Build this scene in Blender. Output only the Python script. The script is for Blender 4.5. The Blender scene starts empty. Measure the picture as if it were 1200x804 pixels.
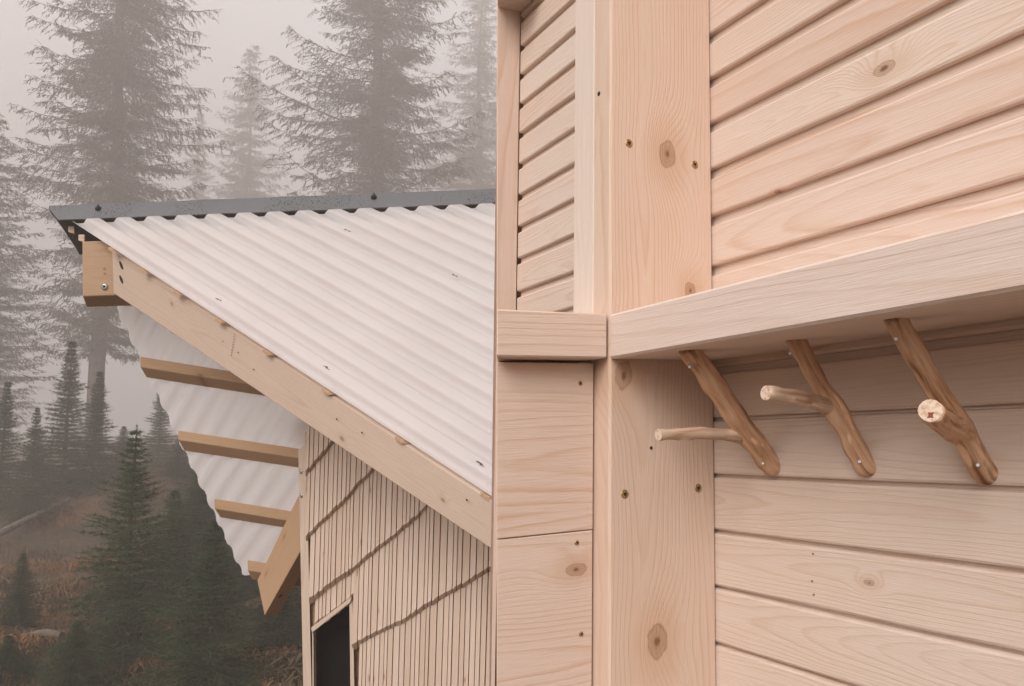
import bpy, bmesh, math, random
import numpy as np
from mathutils import Vector, Matrix, noise

random.seed(7)
SC = bpy.context.scene
COL = SC.collection
RAD = math.radians

# ------------------------------------------------------------------ camera
F = 1000.0                      # focal length in photo pixels (photo 1200 wide)
CAM = Vector((0, 0, 1.6))
_v = Vector((140, 9402, 1000)).normalized()          # up, in camera space (x right, y up, z forward)
_h = (Vector((0, 0, 1)) - _v * _v.z).normalized()
_r = _v.cross(_h) if _v.cross(_h).x > 0 else _h.cross(_v)
C2W = Matrix((_r, _h, _v))      # camera space -> world (rows)
cd = bpy.data.cameras.new('camera'); cam = bpy.data.objects.new('camera', cd); COL.objects.link(cam)
cd.sensor_width = 36.0; cd.lens = 36.0 * F / 1200.0; cd.clip_start = 0.05; cd.clip_end = 1000
cx, cy, cz = C2W @ Vector((1, 0, 0)), C2W @ Vector((0, 1, 0)), C2W @ Vector((0, 0, 1))
cam.matrix_world = Matrix(((cx.x, cy.x, -cz.x, CAM.x), (cx.y, cy.y, -cz.y, CAM.y), (cx.z, cy.z, -cz.z, CAM.z), (0, 0, 0, 1)))
SC.camera = cam

# ------------------------------------------------------------------ sky, sun, exposure
W = bpy.data.worlds.new('World'); SC.world = W; W.use_nodes = True
SUN_AZ, SUN_EL = -157.0, 27.0   # azimuth from +Y (the view direction), negative = left: from behind the viewer's left
nt = W.node_tree; nt.nodes.clear()
sky = nt.nodes.new('ShaderNodeTexSky'); sky.sky_type = 'NISHITA'; sky.sun_disc = False
sky.sun_elevation = RAD(SUN_EL); sky.sun_rotation = RAD(SUN_AZ); sky.dust_density = 4.0
mixs = nt.nodes.new('ShaderNodeMix'); mixs.data_type = 'RGBA'; mixs.inputs[0].default_value = 0.88
mixs.inputs[7].default_value = (3.7, 3.5, 3.45, 1)  # even overcast, in the sky texture's own units
bg = nt.nodes.new('ShaderNodeBackground'); bg.inputs[1].default_value = 0.05
wo = nt.nodes.new('ShaderNodeOutputWorld')
nt.links.new(sky.outputs[0], mixs.inputs[6]); nt.links.new(mixs.outputs[2], bg.inputs[0]); nt.links.new(bg.outputs[0], wo.inputs[0])
sl = bpy.data.lights.new('sun', 'SUN'); sl.energy = 1.5; sl.angle = RAD(40); sl.color = (1, .985, .975)
so = bpy.data.objects.new('sun', sl); COL.objects.link(so)
sd = Vector((math.sin(RAD(SUN_AZ)) * math.cos(RAD(SUN_EL)), math.cos(RAD(SUN_AZ)) * math.cos(RAD(SUN_EL)), math.sin(RAD(SUN_EL))))
sky.sun_rotation = math.atan2(sd.x, sd.y)
so.rotation_euler = sd.to_track_quat('Z', 'Y').to_euler(); so.location = (0, 0, 30)
SC.view_settings.view_transform = 'Standard'; SC.view_settings.look = 'None'
SC.view_settings.gamma = 1; SC.view_settings.exposure = 2.98
SC.cycles.volume_bounces = 2; SC.cycles.max_bounces = 8; SC.cycles.transparent_max_bounces = 8
SC.cycles.use_denoising = True

# ------------------------------------------------------------------ helpers: pixels to places
def ray(px, py): return C2W @ Vector(((px - 600) / F, (402 - py) / F, 1.0))
def P(px, py, d): return CAM + ray(px, py) * d
def vp(px, py): return ray(px, py).normalized()
def hit(px, py, p0, n):
    r = ray(px, py); return CAM + r * ((p0 - CAM).dot(n) / r.dot(n))
C2Wi = C2W.transposed()
def pix(p):
    c = C2Wi @ (p - CAM); return (600 + F * c.x / c.z, 402 - F * c.y / c.z, c.z)
def depth(p): return (C2Wi @ (p - CAM)).z

# ------------------------------------------------------------------ helpers: objects
def link(name, me, mat=None, parent=None):
    o = bpy.data.objects.new(name, me); COL.objects.link(o)
    if mat is not None: me.materials.append(mat)
    if parent is not None: o.parent = parent
    return o
def empty(name): return link(name, None)
def at(name, loc):
    o = empty(name); o.location = loc; return o
def tag(o, label=None, cat=None, group=None, kind=None):
    if label: o['label'] = label
    if cat: o['category'] = cat
    if group: o['group'] = group
    if kind: o['kind'] = kind
    return o
def child(o, p):
    o.parent = p; o.matrix_parent_inverse = Matrix.Translation(-p.location); return o
def put(name, me, mat, parent):
    """mesh in world coordinates under an unrotated parent"""
    o = link(name, me, mat)
    if parent is not None:
        loc = Vector((0, 0, 0)); q = parent
        while q is not None: loc += q.matrix_parent_inverse.translation + q.location; q = q.parent
        o.parent = parent; o.matrix_parent_inverse = Matrix.Translation(-loc)
    return o
GOFF = [0]
def grain_attr(me, gc, off=None):
    if off is None:
        GOFF[0] += 1; k = GOFF[0]
        off = (k * 3.173 % 41, k * 1.377 % 23, k * 2.711 % 31)
    a = me.attributes.new('gc', 'FLOAT_VECTOR', 'POINT')
    arr = np.array([(g[0] + off[0], g[1] + off[1], g[2] + off[2]) for g in gc], dtype=np.float32)
    a.data.foreach_set('vector', arr.ravel())
def hexa(name, c8, mat, parent=None, bevel=0.0015, seg=1, off=None, nx=1, wob=0.0):
    """c8: near face [x0y0, x1y0, x1y1, x0y1] then far face the same; x is the grain direction."""
    c = [Vector(p) for p in c8]
    L = ((c[1] - c[0]).length + (c[2] - c[3]).length) / 2
    Wd = ((c[3] - c[0]).length + (c[2] - c[1]).length) / 2
    T = ((c[4] - c[0]).length + (c[6] - c[2]).length) / 2
    bm = bmesh.new(); bmesh.ops.create_cube(bm, size=1)
    for v in bm.verts: v.co = Vector(((v.co.x + .5) * L, (v.co.y + .5) * Wd, (v.co.z + .5) * T))
    if bevel: bmesh.ops.bevel(bm, geom=list(bm.edges), offset=min(bevel, .3 * Wd, .3 * T, .3 * L), segments=seg, affect='EDGES', profile=.5)
    if nx > 1:
        for k in range(1, nx):
            bmesh.ops.bisect_plane(bm, geom=bm.verts[:] + bm.edges[:] + bm.faces[:], plane_co=(L * k / nx, 0, 0), plane_no=(1, 0, 0))
    gc = [v.co.copy() for v in bm.verts]
    for v in bm.verts:
        x, y, z = v.co.x / L, v.co.y / Wd, v.co.z / T
        n = (c[0] * (1 - x) + c[1] * x) * (1 - y) + (c[3] * (1 - x) + c[2] * x) * y
        f = (c[4] * (1 - x) + c[5] * x) * (1 - y) + (c[7] * (1 - x) + c[6] * x) * y
        p = n * (1 - z) + f * z
        if wob: p = p + noise.noise_vector(Vector((p.x, p.y, p.z)) * 9) * wob
        v.co = p
    bmesh.ops.recalc_face_normals(bm, faces=bm.faces)
    me = bpy.data.meshes.new(name); bm.to_mesh(me); bm.free()
    grain_attr(me, gc, off)
    return put(name, me, mat, parent)
def tube(name, pts, rads, mat, parent=None, sides=14, lump=0.0, caps=True, freq=30):
    bm = bmesh.new(); rings = []; gc = []; Lc = 0
    for i, p in enumerate(pts):
        t = (pts[min(i + 1, len(pts) - 1)] - pts[max(i - 1, 0)]).normalized()
        a = t.cross(Vector((.3, .2, 1))).normalized(); b = t.cross(a)
        if i: Lc += (p - pts[i - 1]).length
        ring = []
        for k in range(sides):
            th = 2 * math.pi * k / sides
            d = a * math.cos(th) + b * math.sin(th)
            r = rads[i] * (1 + lump * noise.noise((p + d * rads[i]) * freq))
            ring.append(bm.verts.new(p + d * r)); gc.append((Lc, rads[i] * math.cos(th), rads[i] * math.sin(th)))
        rings.append(ring)
    for i in range(len(rings) - 1):
        for k in range(sides):
            f = bm.faces.new((rings[i][k], rings[i][(k + 1) % sides], rings[i + 1][(k + 1) % sides], rings[i + 1][k])); f.smooth = True
    if caps:
        bm.faces.new(rings[0][::-1]); bm.faces.new(rings[-1])
    bmesh.ops.recalc_face_normals(bm, faces=bm.faces)
    me = bpy.data.meshes.new(name); bm.to_mesh(me); bm.free(); grain_attr(me, gc)
    return put(name, me, mat, parent)
def pyd(name, verts, faces, mat, parent=None, smooth=False):
    me = bpy.data.meshes.new(name); me.from_pydata([tuple(v) for v in verts], [], faces); me.update()
    if smooth: me.polygons.foreach_set('use_smooth', [True] * len(me.polygons))
    return put(name, me, mat, parent)
def smooth_path(pts, n):
    out = []
    for i in range(n):
        t = i / (n - 1) * (len(pts) - 1); k = min(int(t), len(pts) - 2); u = t - k
        p0, p1, p2, p3 = pts[max(k - 1, 0)], pts[k], pts[k + 1], pts[min(k + 2, len(pts) - 1)]
        out.append(.5 * ((2 * p1) + (p2 - p0) * u + (2 * p0 - 5 * p1 + 4 * p2 - p3) * u * u + (3 * p1 - p0 - 3 * p2 + p3) * u ** 3))
    return out

# ------------------------------------------------------------------ materials
def mat_new(name):
    m = bpy.data.materials.new(name); m.use_nodes = True
    n = m.node_tree.nodes; l = m.node_tree.links
    return m, n, l, n['Principled BSDF'], n['Material Output']
class NB:
    def __init__(s, n, l): s.n, s.l = n, l
    def math(s, op, a, b=None, clamp=False):
        x = s.n.new('ShaderNodeMath'); x.operation = op; x.use_clamp = clamp
        for i, v in enumerate((a, b)):
            if v is None: continue
            if isinstance(v, (int, float)): x.inputs[i].default_value = v
            else: s.l.new(v, x.inputs[i])
        return x.outputs[0]
    def noise(s, vec, scale, detail=3, rough=.5):
        x = s.n.new('ShaderNodeTexNoise'); x.inputs['Scale'].default_value = scale; x.inputs['Detail'].default_value = detail
        x.inputs['Roughness'].default_value = rough
        if vec is not None: s.l.new(vec, x.inputs['Vector'])
        return x.outputs[0]
    def vec(s, x, y, z):
        c = s.n.new('ShaderNodeCombineXYZ')
        for i, v in enumerate((x, y, z)):
            if isinstance(v, (int, float)): c.inputs[i].default_value = v
            else: s.l.new(v, c.inputs[i])
        return c.outputs[0]
    def ramp(s, fac, stops):
        r = s.n.new('ShaderNodeValToRGB'); e = r.color_ramp.elements
        while len(e) < len(stops): e.new(0.5)
        for el, (p, c) in zip(e, stops): el.position = p; el.color = (*c, 1)
        s.l.new(fac, r.inputs[0]); return r.outputs[0]
    def maprange(s, v, a, b, c, d):
        m = s.n.new('ShaderNodeMapRange'); m.interpolation_type = 'SMOOTHSTEP'
        s.l.new(v, m.inputs[0])
        for i, q in zip((1, 2, 3, 4), (a, b, c, d)): m.inputs[i].default_value = q
        return m.outputs[0]
    def mix(s, f, a, b, typ='MIX'):
        m = s.n.new('ShaderNodeMix'); m.data_type = 'RGBA'; m.blend_type = typ
        for i, v in ((0, f), (6, a), (7, b)):
            if isinstance(v, (int, float)): m.inputs[i].default_value = v
            elif isinstance(v, tuple): m.inputs[i].default_value = (*v, 1)
            else: s.l.new(v, m.inputs[i])
        return m.outputs[2]
def wood(name, base, late, knot=(.16, .075, .035), ring=0.0042, knots=None, knotamt=.5, contrast=1.0, rough=.68, pith=.05, bump=.4):
    """sawn timber: growth rings cut through along the grain coordinate, with knots."""
    m, n, l, bs, out = mat_new(name); B = NB(n, l)
    at_ = n.new('ShaderNodeAttribute'); at_.attribute_name = 'gc'
    sp = n.new('ShaderNodeSeparateXYZ'); l.new(at_.outputs['Vector'], sp.inputs[0])
    x, y, z = sp.outputs
    # slow wander of the grain
    w1 = B.noise(B.vec(B.math('MULTIPLY', x, 2.2), B.math('MULTIPLY', y, 9), z), 1.0, 2)
    yy = B.math('ADD', y, B.math('MULTIPLY', B.math('SUBTRACT', w1, .5), .034))
    # knots
    if knots is None:
        v = n.new('ShaderNodeTexVoronoi'); v.voronoi_dimensions = '2D'; v.inputs['Scale'].default_value = 1
        l.new(B.vec(B.math('MULTIPLY', x, 6.0), B.math('MULTIPLY', y, 12.0), 0), v.inputs['Vector'])
        sc = n.new('ShaderNodeSeparateColor'); l.new(v.outputs['Color'], sc.inputs[0])
        on = B.math('GREATER_THAN', sc.outputs[0], 1 - knotamt)
        size = B.math('ADD', B.math('MULTIPLY', sc.outputs[1], .75), .28)
        d = B.math('DIVIDE', v.outputs['Distance'], size)
        d = B.math('ADD', d, B.math('MULTIPLY', B.math('SUBTRACT', 1.0, on), 10))
        ds = B.math('MULTIPLY', d, .085)          # about metres
    else:
        ds = None
        for (kx, ky, r) in knots:
            dx = B.math('MULTIPLY', B.math('SUBTRACT', x, kx), .72); dy = B.math('SUBTRACT', y, ky)
            q = B.math('SQRT', B.math('ADD', B.math('MULTIPLY', dx, dx), B.math('MULTIPLY', dy, dy)))
            q = B.math('MULTIPLY', q, .010 / r)
            ds = q if ds is None else B.math('MINIMUM', ds, q)
    infl = B.maprange(ds, .0, .055, 1, 0)
    yy2 = B.math('ADD', yy, B.math('MULTIPLY', B.math('MULTIPLY', infl, infl), .032))
    # rings
    ax = B.noise(B.vec(B.math('MULTIPLY', x, .9), B.math('FLOOR', B.math('MULTIPLY', y, 0)), 3.3), 1.0, 1)
    yc = B.math('SUBTRACT', B.math('PINGPONG', yy2, .115), .055)
    zz = B.math('ADD', B.math('MULTIPLY', B.math('PINGPONG', z, .03), .4), B.math('ADD', pith, B.math('MULTIPLY', B.math('SUBTRACT', ax, .5), .09)))
    rr = B.math('SQRT', B.math('ADD', B.math('MULTIPLY', yc, yc), B.math('MULTIPLY', zz, zz)))
    rr = B.math('ADD', rr, B.math('MULTIPLY', B.math('SUBTRACT', B.noise(B.vec(B.math('MULTIPLY', x, 14), B.math('MULTIPLY', y, 60), z), 1, 2), .5), .0022))
    ph = B.math('FRACT', B.math('DIVIDE', rr, ring))
    lw = B.ramp(ph, [(0, (0, 0, 0)), (.55, (.18,) * 3), (.86, (1, 1, 1)), (1, (0, 0, 0))])
    amp = B.maprange(B.noise(B.vec(B.math('MULTIPLY', x, 3), B.math('MULTIPLY', y, 22), z), 1, 2), .3, .7, .25, 1)
    lwm = B.math('MULTIPLY', B.math('MULTIPLY', lw, amp), .8 * contrast)
    col = B.mix(lwm, base, late)
    # fibre and tone
    fib = B.noise(B.vec(B.math('MULTIPLY', x, 25), B.math('MULTIPLY', y, 900), B.math('MULTIPLY', z, 900)), 1, 2)
    col = B.mix(B.maprange(fib, .35, .7, 0, .26), col, late)
    tone = B.noise(B.vec(B.math('MULTIPLY', x, 1.2), B.math('MULTIPLY', y, 5), z), 1, 3)
    col = B.mix(B.maprange(tone, .35, .75, 0, .4), col, tuple(.55 * a + .45 * b for a, b in zip(base, late)))
    oi = n.new('ShaderNodeObjectInfo')
    col = B.mix(B.math('MULTIPLY', oi.outputs['Random'], .30), col, tuple(.35 * a + .65 * b for a, b in zip(base, late)))
    # knot colours: rim, body, cracked heart
    halo = B.maprange(ds, .006, .030, .5, 0)
    col = B.mix(halo, col, late)
    kr = B.math('ADD', ds, B.math('MULTIPLY', B.math('SUBTRACT', B.noise(at_.outputs['Vector'], 90, 3), .5), .005))
    body = B.maprange(kr, .0045, .0095, 1, 0)
    mid = tuple(.35 * a + .65 * b for a, b in zip(knot, late))
    col = B.mix(B.math('MULTIPLY', body, .7), col, mid)
    rg = B.math('ADD', B.math('MULTIPLY', B.math('SINE', B.math('MULTIPLY', kr, 4600)), .5), .5)
    col = B.mix(B.math('MULTIPLY', B.math('MULTIPLY', body, rg), .2), col, knot)
    rim = B.math('SUBTRACT', 1, B.math('DIVIDE', B.math('ABSOLUTE', B.math('SUBTRACT', kr, .0072)), .0011), True)
    col = B.mix(B.math('MULTIPLY', rim, .4), col, knot)
    col = B.mix(B.maprange(kr, .0006, .0034, .85, 0), col, knot)
    l.new(col, bs.inputs['Base Color']); bs.inputs['Roughness'].default_value = rough
    bs.inputs['Specular IOR Level'].default_value = .25
    bp = n.new('ShaderNodeBump'); bp.inputs['Strength'].default_value = bump; bp.inputs['Distance'].default_value = .001
    l.new(B.math('ADD', B.math('MULTIPLY', lw, .5), fib), bp.inputs['Height']); l.new(bp.outputs[0], bs.inputs['Normal'])
    return m
PALE, LATE = (.71, .585, .51), (.55, .345, .22)
M = {}
M['board'] = wood('spruce_board', PALE, LATE, knotamt=.22, bump=.35)
M['board_b'] = wood('spruce_board_fine', (.72, .605, .53), (.59, .41, .285), knotamt=.16, ring=.003, pith=.02)
M['board_c'] = wood('spruce_board_wide_grain', (.70, .565, .485), (.54, .325, .20), knotamt=.28, ring=.006, pith=.07)
M['post2'] = wood('planed_side', (.73, .62, .54), (.63, .49, .39), knotamt=.05, ring=.004, contrast=.5)
M['rail'] = wood('planed_rail', (.69, .56, .49), (.55, .355, .235), knotamt=.06, ring=.0055)
M['shelf'] = wood('planed_shelf', (.70, .58, .52), (.57, .395, .285), knotamt=.05, ring=.006, contrast=.8)
M['rafter'] = wood('rafter_timber', (.60, .48, .385), (.45, .31, .215), knotamt=.12, ring=.0075, contrast=.8)
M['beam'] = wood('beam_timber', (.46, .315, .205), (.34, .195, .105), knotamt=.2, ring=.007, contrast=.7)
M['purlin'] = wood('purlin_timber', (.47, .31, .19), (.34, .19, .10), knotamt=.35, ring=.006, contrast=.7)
M['shingle'] = wood('larch_strip', (.66, .53, .44), (.50, .33, .22), knotamt=.10, ring=.009, contrast=.5)
M['shingle_b'] = wood('larch_strip_warm', (.62, .485, .39), (.46, .30, .195), knotamt=.16, ring=.008, contrast=.5)
def plain(name, col, rough=.5, metal=0.0, noise_amt=.0, nscale=40, spec=.5):
    m, n, l, bs, out = mat_new(name); B = NB(n, l)
    if noise_amt:
        tc = n.new('ShaderNodeTexCoord')
        f = B.noise(tc.outputs['Object'], nscale, 4)
        c = B.mix(B.maprange(f, .3, .7, 0, 1), tuple(v * (1 - noise_amt) for v in col), tuple(min(1, v * (1 + noise_amt)) for v in col))
        l.new(c, bs.inputs['Base Color'])
    else: bs.inputs['Base Color'].default_value = (*col, 1)
    bs.inputs['Roughness'].default_value = rough; bs.inputs['Metallic'].default_value = metal
    bs.inputs['Specular IOR Level'].default_value = spec
    return m
M['brass'] = plain('brass_screw', (.42, .28, .12), .35, .8, .3, 300)
M['steel'] = plain('steel_screw', (.55, .55, .55), .3, .9, .2, 300)
M['black'] = plain('black_cap', (.012, .012, .012), .5)
M['hole'] = plain('dark_hole', (.02, .012, .008), .9)
M['back'] = plain('timber_backing', (.30, .17, .10), .8, 0, .2, 30)
M['groove'] = plain('cladding_backing', (.40, .26, .165), .8, 0, .2, 30)
M['ink'] = plain('stamp_ink', (.10, .08, .07), .8)

# ------------------------------------------------------------------ terrain
def wxy(px, py, d): p = P(px, py, d); return (p.x, p.y, p.z)
CTRL = [(0, 0, 0), (0, 4, 0), (-3, 3, 0), (3, 3, 0), (4, 8, .2), (-8, 0, -.2), (8, 0, 0), (0, -10, 0), (-10, -10, 0), (10, -10, 0), (0, -60, 0), (60, -40, 0), (-60, -40, 0)]
CTRL += [wxy(*q) for q in ((0, 850, 6.5), (300, 860, 6.5), (30, 735, 10), (250, 740, 10), (30, 668, 15), (200, 640, 15), (0, 610, 22), (140, 552, 23), (300, 540, 23), (-250, 640, 23), (600, 520, 23),
                           (0, 560, 45), (250, 520, 45), (600, 490, 45), (-400, 590, 45), (1100, 520, 45), (0, 520, 90), (400, 500, 90), (900, 510, 90), (-600, 560, 90))]
CA = np.array(CTRL)
def terr(x, y):
    d2 = (CA[:, 0] - x) ** 2 + (CA[:, 1] - y) ** 2
    w = 1 / (d2 + 1.5) ** 1.6
    z = float((w * CA[:, 2]).sum() / w.sum())
    k = min(1, math.hypot(x, y) / 8)
    return z + k * (.22 * noise.noise(Vector((x * .35, y * .35, 0))) + .06 * noise.noise(Vector((x * 1.6, y * 1.6, 3))))
def ground_mesh():
    # finer rows near the viewer, reaching the horizon
    ax = sorted(set([round(s * v, 3) for v in ([i * .6 for i in range(34)] + [20.4 * 1.12 ** i for i in range(1, 17)]) for s in (1, -1)]))
    ax = [v for v in ax if abs(v) <= 120] + []
    vs = []; fs = []; n = len(ax)
    for y in ax:
        for x in ax: vs.append((x, y, terr(x, y)))
    for j in range(n - 1):
        for i in range(n - 1): fs.append((j * n + i, j * n + i + 1, (j + 1) * n + i + 1, (j + 1) * n + i))
    return vs, fs
m, n, l, bs, out = mat_new('forest_floor'); B = NB(n, l)
tc = n.new('ShaderNodeTexCoord')
f1 = B.noise(tc.outputs['Object'], .55, 5, .6); f2 = B.noise(tc.outputs['Object'], 6, 5, .65)
c = B.ramp(f1, [(.3, (.022, .026, .010)), (.48, (.060, .042, .018)), (.62, (.15, .075, .026)), (.8, (.040, .040, .016))])
c = B.mix(B.maprange(f2, .35, .7, .0, .7), c, (.028, .022, .012))
l.new(c, bs.inputs['Base Color']); bs.inputs['Roughness'].default_value = .95
bp = n.new('ShaderNodeBump'); bp.inputs['Strength'].default_value = .8; bp.inputs['Distance'].default_value = .06
l.new(f2, bp.inputs['Height']); l.new(bp.outputs[0], bs.inputs['Normal'])
gv, gf = ground_mesh()
tag(pyd('ground', gv, gf, m, None, True), 'brown bracken covered hillside under the misty forest', None, None, 'structure')

# ------------------------------------------------------------------ right: the timber cabin corner
D1, D2, V = vp(100, 525), vp(2400, 446), vp(740, -9000)
K = P(714.5, 420, 1.04)
FR = Matrix((D2, -D1, V)).transposed()          # columns: across the post, out along the wall, up
FRi = FR.inverted()
def R3(a, b, c): return K + FR @ Vector((a, b, c))
CK = FRi @ (CAM - K)
def on(px, py, a=None, b=None, c=None):
    d = FRi @ ray(px, py)
    if a is not None: t = (a - CK.x) / d.x
    elif b is not None: t = (b - CK.y) / d.y
    else: t = (c - CK.z) / d.z
    return CK + d * t
def a_at(px, b, c):
    # across-coordinate at which the level line (b, c) passes the pixel column px
    p0 = C2Wi @ (R3(0, b, c) - CAM); d = C2Wi @ (FR @ Vector((1, 0, 0)))
    k = (px - 600) / F
    return (k * p0.z - p0.x) / (d.x - k * d.z)
ZG = -(K.z) / V.z                               # ground, along the up direction
CB = ZG + .02; CT = on(836, -260, b=0).z
AW = on(837, 420, b=0).x
B_LOW = on(697.5, 600, a=0).y
B_SIDE1 = on(695, 200, a=0).y; B_SIDE2 = on(671.5, 200, a=0).y
cabin = at('timber_cabin', R3(0, 0, ZG))
tag(cabin, 'pale spruce cabin corner with thick post, horizontal boards and a board lined niche', 'cabin')
def rbox(name, a0, a1, b0, b1, c0, c1, mat, parent, grain='c', bevel=.002, off=None, lf=None, nx=1):
    """box in the cabin frame; lf: pixel column of a left end cut plumb to the eye"""
    def q(a, b, c):
        if lf is not None and a == a0: a = a_at(lf if b == b1 else lf + 1.5, b, c)
        return R3(a, b, c)
    if grain == 'c':   # grain up; near face b1
        c8 = [q(a0, b1, c0), q(a0, b1, c1), q(a1, b1, c1), q(a1, b1, c0), q(a0, b0, c0), q(a0, b0, c1), q(a1, b0, c1), q(a1, b0, c0)]
    elif grain == 'a': # grain across; near face b1
        c8 = [q(a0, b1, c0), q(a1, b1, c0), q(a1, b1, c1), q(a0, b1, c1), q(a0, b0, c0), q(a1, b0, c0), q(a1, b0, c1), q(a0, b0, c1)]
    else:              # grain along the wall; near face a0
        c8 = [q(a0, b0, c0), q(a0, b1, c0), q(a0, b1, c1), q(a0, b0, c1), q(a1, b0, c0), q(a1, b1, c0), q(a1, b1, c1), q(a1, b0, c1)]
    return hexa(name, c8, mat, parent, bevel=bevel, off=off, nx=nx)
# corner post with its knots where the photograph has them (grain coords: height above CB, distance from the arris)
def kn(px, py, r): p = on(px, py, b=0); return (p.z - CB, p.x, r)
PK = [kn(782, 181, .017), kn(809, 341, .011), kn(731, 440, .016), kn(770, 752, .019)]
M['post'] = wood('glued_post', (.70, .555, .46), (.56, .34, .21), ring=.0048, knots=PK, contrast=.95, pith=.035)
post = rbox('corner_post', 0, AW - .0006, B_SIDE1, 0, CB, CT, M['post'], cabin, 'c', .003, off=(0, 0, 0))
rbox('jamb_board', .0015, AW - .01, B_SIDE2, B_SIDE1 - .001, CB, CT, M['post2'], cabin, 'c', .0015)
def screw(px, py, coord, mat, parent, r=.0055, nm='screw', **kw):
    p = on(px, py, **kw); p = R3(*p)
    nrm = {'b': (FR @ Vector((0, 1, 0))), 'a': -(FR @ Vector((1, 0, 0)))}[coord].normalized()
    s1 = tube(nm, [p - nrm * .004, p + nrm * .0004, p + nrm * .0009], [r, r, r * .8], mat, parent, 12)
    u = nrm.orthogonal().normalized(); w = nrm.cross(u)
    rr = r * .58; q = p + nrm * .0012
    pts = [q + (u * math.cos(k * math.pi / 3) + w * math.sin(k * math.pi / 3)) * rr * (1 if k % 2 else .6) for k in range(6)]
    pyd('drive_recess', pts, [tuple(range(6))], M['hole'], s1)
    return s1
for (x, y) in ((737, 168), (814, 193), (732, 579), (818, 572)): screw(x, y, 'b', M['brass'], post, b=0)
screw(763, 525, 'b', M['hole'], post, .0022, 'nail_hole', b=0)
for (x, y) in ((702, 110),): screw(x, y, 'a', M['hole'], post, .003, 'nail_hole', a=0)
# low wall left of the post
low = put('low_wall', bpy.data.meshes.new('low_wall'), None, cabin)
c_rb, c_rt = on(712, 419.5, b=0).z, on(712, 368, b=0).z
bm = bmesh.new()
for (a, b, c) in [(a_at(586, B_LOW - .03, c_rb), B_LOW - .03, CB), (-.005, B_LOW - .03, CB), (-.005, B_LOW - .03, c_rb), (a_at(586, B_LOW - .03, c_rb), B_LOW - .03, c_rb)]: bm.verts.new(R3(a, b, c))
bm.faces.new(bm.verts[:]); bmesh.ops.solidify(bm, geom=bm.faces[:], thickness=.02); bm.to_mesh(low.data); bm.free(); low.data.materials.append(M['back'])
LK = {0: [(585, 'x')]}
lj = [c_rb - .003] + [on(640, y, b=B_LOW).z for y in (626.5,)] + [on(640, 626.5, b=B_LOW).z - k_ * .23 for k_ in (1, 2, 3)] + [CB]
for i in range(len(lj) - 1):
    if lj[i] - lj[i + 1] < .02: continue
    c0, c1 = lj[i + 1] + .0006, lj[i] - .0006
    a0 = a_at(582, B_LOW, (c0 + c1) / 2)
    rbox('board', a0, -.0032, B_LOW - .024, B_LOW - (.0005 * (i % 2)), c0, c1, M[('board_c', 'board', 'board_c')[i % 3]], low, 'a', .001, lf=582)
for (x, y) in ((680, 449), (676, 636), (681, 743)): screw(x, y, 'b', M['brass'], low, .003, b=B_LOW)
rbox('sill_rail', a_at(582, 0, c_rb), -.0036, -.105, 0, c_rb, c_rt, M['rail'], cabin, 'a', .0018, lf=582)
# right wall
wall = put('plank_wall', bpy.data.meshes.new('plank_wall'), None, cabin)
bm = bmesh.new()
for (b, c) in [(-.09, CB), (.9, CB), (.9, CT), (-.09, CT)]: bm.verts.new(R3(AW + .021, b, c))
bm.faces.new(bm.verts[:]); bmesh.ops.solidify(bm, geom=bm.faces[:], thickness=-.03); bm.to_mesh(wall.data); bm.free(); wall.data.materials.append(M['back'])
ys = [37, 89, 142, 197, 252, 311]
jc = [on(836, y, a=AW).z for y in ys]
pu = (jc[0] - jc[-1]) / 5
top = []; c = jc[0]
while c < CT - pu: c += pu; top.append(c)
jl = [on(838, y, a=AW).z for y in (431, 490, 556, 621, 686.5, 753)]
pl = (jl[1] - jl[-1]) / 4
bot = []; c = jl[-1]
while c > CB + pl: c -= pl; bot.append(c)
joints = top[::-1] + jc + [jc[-1] - pu] + jl + bot
def lap_board(name, a, b0, b1, c0, c1, mat, parent, thick=.017, lip=.0105, rnd=.0018, tg=.0085):
    """profiled cladding board: rounded face edges, rebated back so the joint shows as a deep recess"""
    prof = [(a + thick, c0), (a + rnd * 2.2, c0), (a + rnd * .7, c0 + rnd * .5), (a, c0 + rnd * 1.8), (a, c1 - lip - rnd * 1.6), (a + rnd * .6, c1 - lip - rnd * .4), (a + rnd * 2, c1 - lip), (a + tg, c1 - lip + .0008), (a + tg, c1), (a + thick, c1)]
    nb = 10; vs = []; gc = []; fs = []; ph = random.random() * 50
    for k in range(nb + 1):
        b = b0 + (b1 - b0) * k / nb
        for (aa, cc) in prof:
            wv = .0009 * noise.noise(Vector((b * 5, cc * 30, ph)))
            vs.append(R3(aa + .0007 * noise.noise(Vector((b * 3, ph, 7))), b, cc + wv)); gc.append((b - b0, cc - c0, aa - a))
    m_ = len(prof)
    for k in range(nb):
        for j in range(m_ - 1): fs.append((k * m_ + j, k * m_ + j + 1, (k + 1) * m_ + j + 1, (k + 1) * m_ + j))
        fs.append((k * m_ + m_ - 1, k * m_, (k + 1) * m_, (k + 1) * m_ + m_ - 1))
    fs += [tuple(range(m_))[::-1], tuple(range(nb * m_, nb * m_ + m_))]
    me = bpy.data.meshes.new(name); me.from_pydata([tuple(v) for v in vs], [], fs); me.update(); grain_attr(me, gc)
    bmx = bmesh.new(); bmx.from_mesh(me); bmesh.ops.recalc_face_normals(bmx, faces=bmx.faces); bmx.to_mesh(me); bmx.free()
    return put(name, me, mat, parent)
for i in range(len(joints) - 1):
    c1, c0 = joints[i], joints[i + 1]
    if c1 - c0 < .02: continue
    lip = .0135 if c0 > jc[-1] - pu * 1.5 else (.009 if abs(c1 - jl[0]) < .01 else .0042)
    lap_board('board', AW, -.05, .9, c0, c1, M[('board', 'board_b', 'board_c')[random.choice((0, 1, 1, 2))]], wall, lip=lip)
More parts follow.
